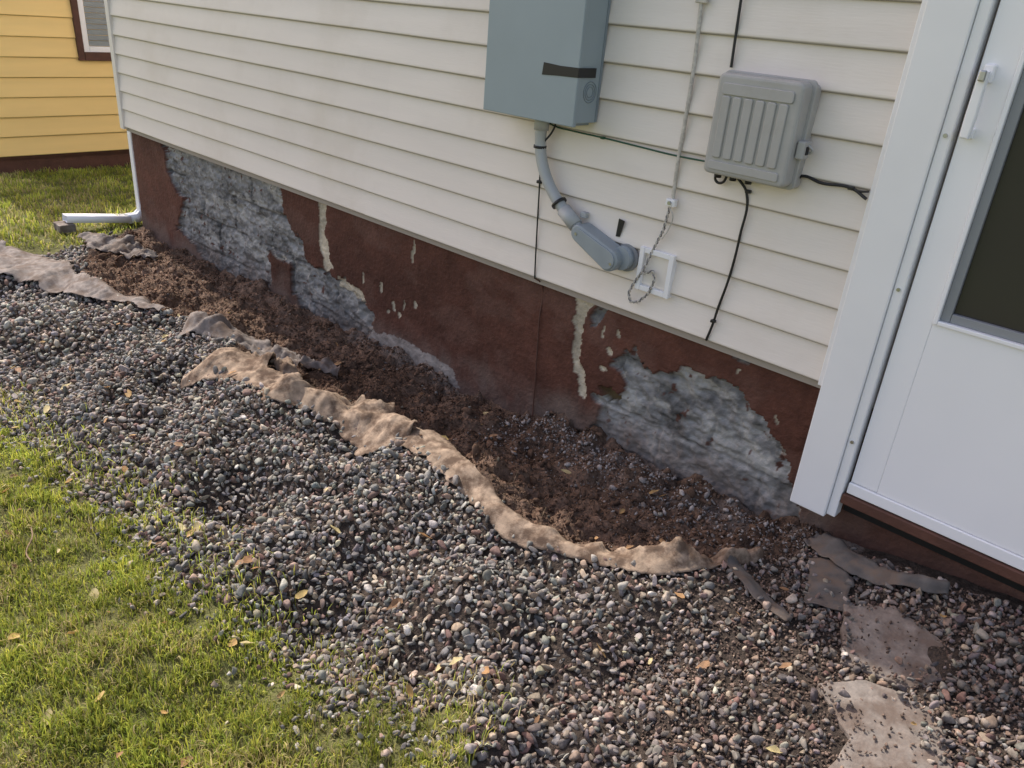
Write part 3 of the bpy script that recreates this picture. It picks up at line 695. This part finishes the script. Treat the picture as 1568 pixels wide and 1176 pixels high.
box('frame_left',x0,x0+.018,-.032,-.004,z0,z1,T,pf,.002);box('frame_right',x1-.018,x1,-.032,-.004,z0,z1,T,pf,.002)
box('frame_top',x0+.0185,x1-.0185,-.031,-.004,z1-.018,z1,T,pf,.002);box('frame_bottom',x0+.0185,x1-.0185,-.031,-.004,z0,z0+.018,T,pf,.002)
box('frame_insert',x0+.0185,x1-.0185,-.0175,-.004,z0+.0185,z1-.0185,M['cornertrim'],pf)

# ------------------------------------------------------------ downspout
ds=empty('downspout')
box('pipe',-5.695,-5.640,.040,.115,.05,3.1,W,ds,.006)
def sweep_rect(name,pts,w,h,mat,parent):
    P=[Vector(p) for p in pts];V=[];F=[]
    for i,p in enumerate(P):
        d=(P[min(i+1,len(P)-1)]-P[max(i-1,0)]).normalized();s=Vector((1,0,0));u=d.cross(s).normalized()
        for a,b_ in [(-1,-1),(-.4,-1),(-.3,-.85),(.3,-.85),(.4,-1),(1,-1),(1,1),(.4,1),(.3,.85),(-.3,.85),(-.4,1),(-1,1)]:
            V.append(p+s*a*w/2+u*b_*h/2)
    k=12
    for i in range(len(P)-1):
        for j in range(k): F.append((i*k+j,i*k+(j+1)%k,(i+1)*k+(j+1)%k,(i+1)*k+j))
    o=make_mesh(name,[tuple(v_) for v_ in V],F,None,mat,False,parent)
    sd=o.modifiers.new('t','SOLIDIFY');sd.thickness=.0015
sweep_rect('elbow',[(-5.668,.075,.10),(-5.667,.072,.04),(-5.67,.03,.0),(-5.675,-.04,-.005)],.062,.06,W,ds)
sweep_rect('extension',[(-5.675,-.03,-.004),(-5.70,-.20,.012),(-5.74,-.42,.03)],.085,.045,W,ds)
slab('paving_stone',[(-5.80,-.38),(-5.67,-.38),(-5.67,-.48),(-5.80,-.48)],.0,.05,5)

# ------------------------------------------------------------ yellow neighbour house
yh=empty('yellow_house')
YX=-8.5
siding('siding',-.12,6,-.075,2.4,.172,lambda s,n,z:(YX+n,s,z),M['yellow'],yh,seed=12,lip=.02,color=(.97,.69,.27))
box('core',YX-6,YX-.004,-.12,6,-.1,2.4,M['brown'],yh)
box('foundation',YX-5.95,YX-.03,-.09,5.95,-.5,-.102,M['brown'],yh)
box('corner_board',YX-.02,YX+.03,-.16,-.09,-.09,2.4,M['whitetrim'],yh)
wy0,wy1,wz0,wz1=.78,1.80,.765,2.1
box('window_casing_left',YX,YX+.045,wy0,wy0+.055,wz0,wz1,M['brown'],yh,.003)
box('window_casing_right',YX,YX+.045,wy1-.055,wy1,wz0,wz1,M['brown'],yh,.003)
box('window_casing_bottom',YX,YX+.05,wy0+.056,wy1-.056,wz0,wz0+.075,M['brown'],yh,.003)
box('window_casing_top',YX,YX+.05,wy0+.056,wy1-.056,wz1-.06,wz1,M['brown'],yh,.003)
a0,a1,b0,b1=wy0+.056,wy1-.056,wz0+.076,wz1-.061
box('window_frame_left',YX,YX+.035,a0,a0+.05,b0,b1,W,yh,.003);box('window_frame_right',YX,YX+.035,a1-.05,a1,b0,b1,W,yh,.003)
box('window_frame_bottom',YX,YX+.036,a0+.051,a1-.051,b0,b0+.05,W,yh,.003);box('window_frame_top',YX,YX+.036,a0+.051,a1-.051,b1-.05,b1,W,yh,.003)
for k in range(24):
    zz=b0+.055+k*.048
    if zz<b1-.08: box('window_blind',YX+.022,YX+.026,a0+.055,a1-.055,zz,zz+.044,M['blind'],yh)
prism('roof',[(-.12,2.38),(3,3.6),(6.1,2.38),(6.1,2.48),(3,3.72),(-.12,2.48)],YX-6.1,YX+.05,M['roof'],yh)
rr=[o for o in yh.children if o.name.startswith('roof')][0]
for v_ in rr.data.vertices: v_.co=Vector((v_.co.y,v_.co.x,v_.co.z))
rr.data.flip_normals()

# ------------------------------------------------------------ light
el=math.radians(47);azd=math.radians(6.8)
sd=Vector((-math.cos(azd)*math.cos(el),math.sin(azd)*math.cos(el),math.sin(el)))
sun=bpy.data.lights.new('sun','SUN');sun.energy=4.6;sun.angle=math.radians(.6);sun.color=(1,.96,.89)
so_=bpy.data.objects.new('sun',sun);COL.objects.link(so_);so_.rotation_euler=sd.to_track_quat('Z','Y').to_euler();so_.location=(-6,2,8)
w=bpy.data.worlds.new('World');S.world=w;w.use_nodes=True
nt=w.node_tree;sky=nt.nodes.new('ShaderNodeTexSky');sky.sky_type='NISHITA';sky.sun_disc=False
sky.sun_elevation=el;sky.sun_rotation=math.atan2(sd.x,sd.y)%(2*math.pi)
sky.air_density=1.0;sky.dust_density=2.0;sky.ozone_density=1.0
bg=nt.nodes['Background'];bg.inputs['Strength'].default_value=.15
tint=nt.nodes.new('ShaderNodeVectorMath');tint.operation='MULTIPLY';tint.inputs[1].default_value=(2.12,1.75,1.57)
nt.links.new(sky.outputs[0],tint.inputs[0]);nt.links.new(tint.outputs[0],bg.inputs['Color'])
# ------------------------------------------------------------ camera
Rv=Vector((0.7176,0.6920,0.0781));Dv=Vector((0.3508,-0.2623,-0.8990));Fv=Vector((-0.6016,0.6725,-0.4310))
m3=Matrix((Rv,-Dv,-Fv)).transposed()
q=m3.to_quaternion().normalized()
cam=bpy.data.cameras.new('camera');co=bpy.data.objects.new('camera',cam);COL.objects.link(co)
co.location=(0,-2.2,1.55);co.rotation_mode='QUATERNION';co.rotation_quaternion=q
cam.sensor_width=36;cam.lens=27.76;cam.clip_start=.05;cam.clip_end=500
S.camera=co
S.view_settings.view_transform='Standard';S.view_settings.look='None';S.view_settings.exposure=0
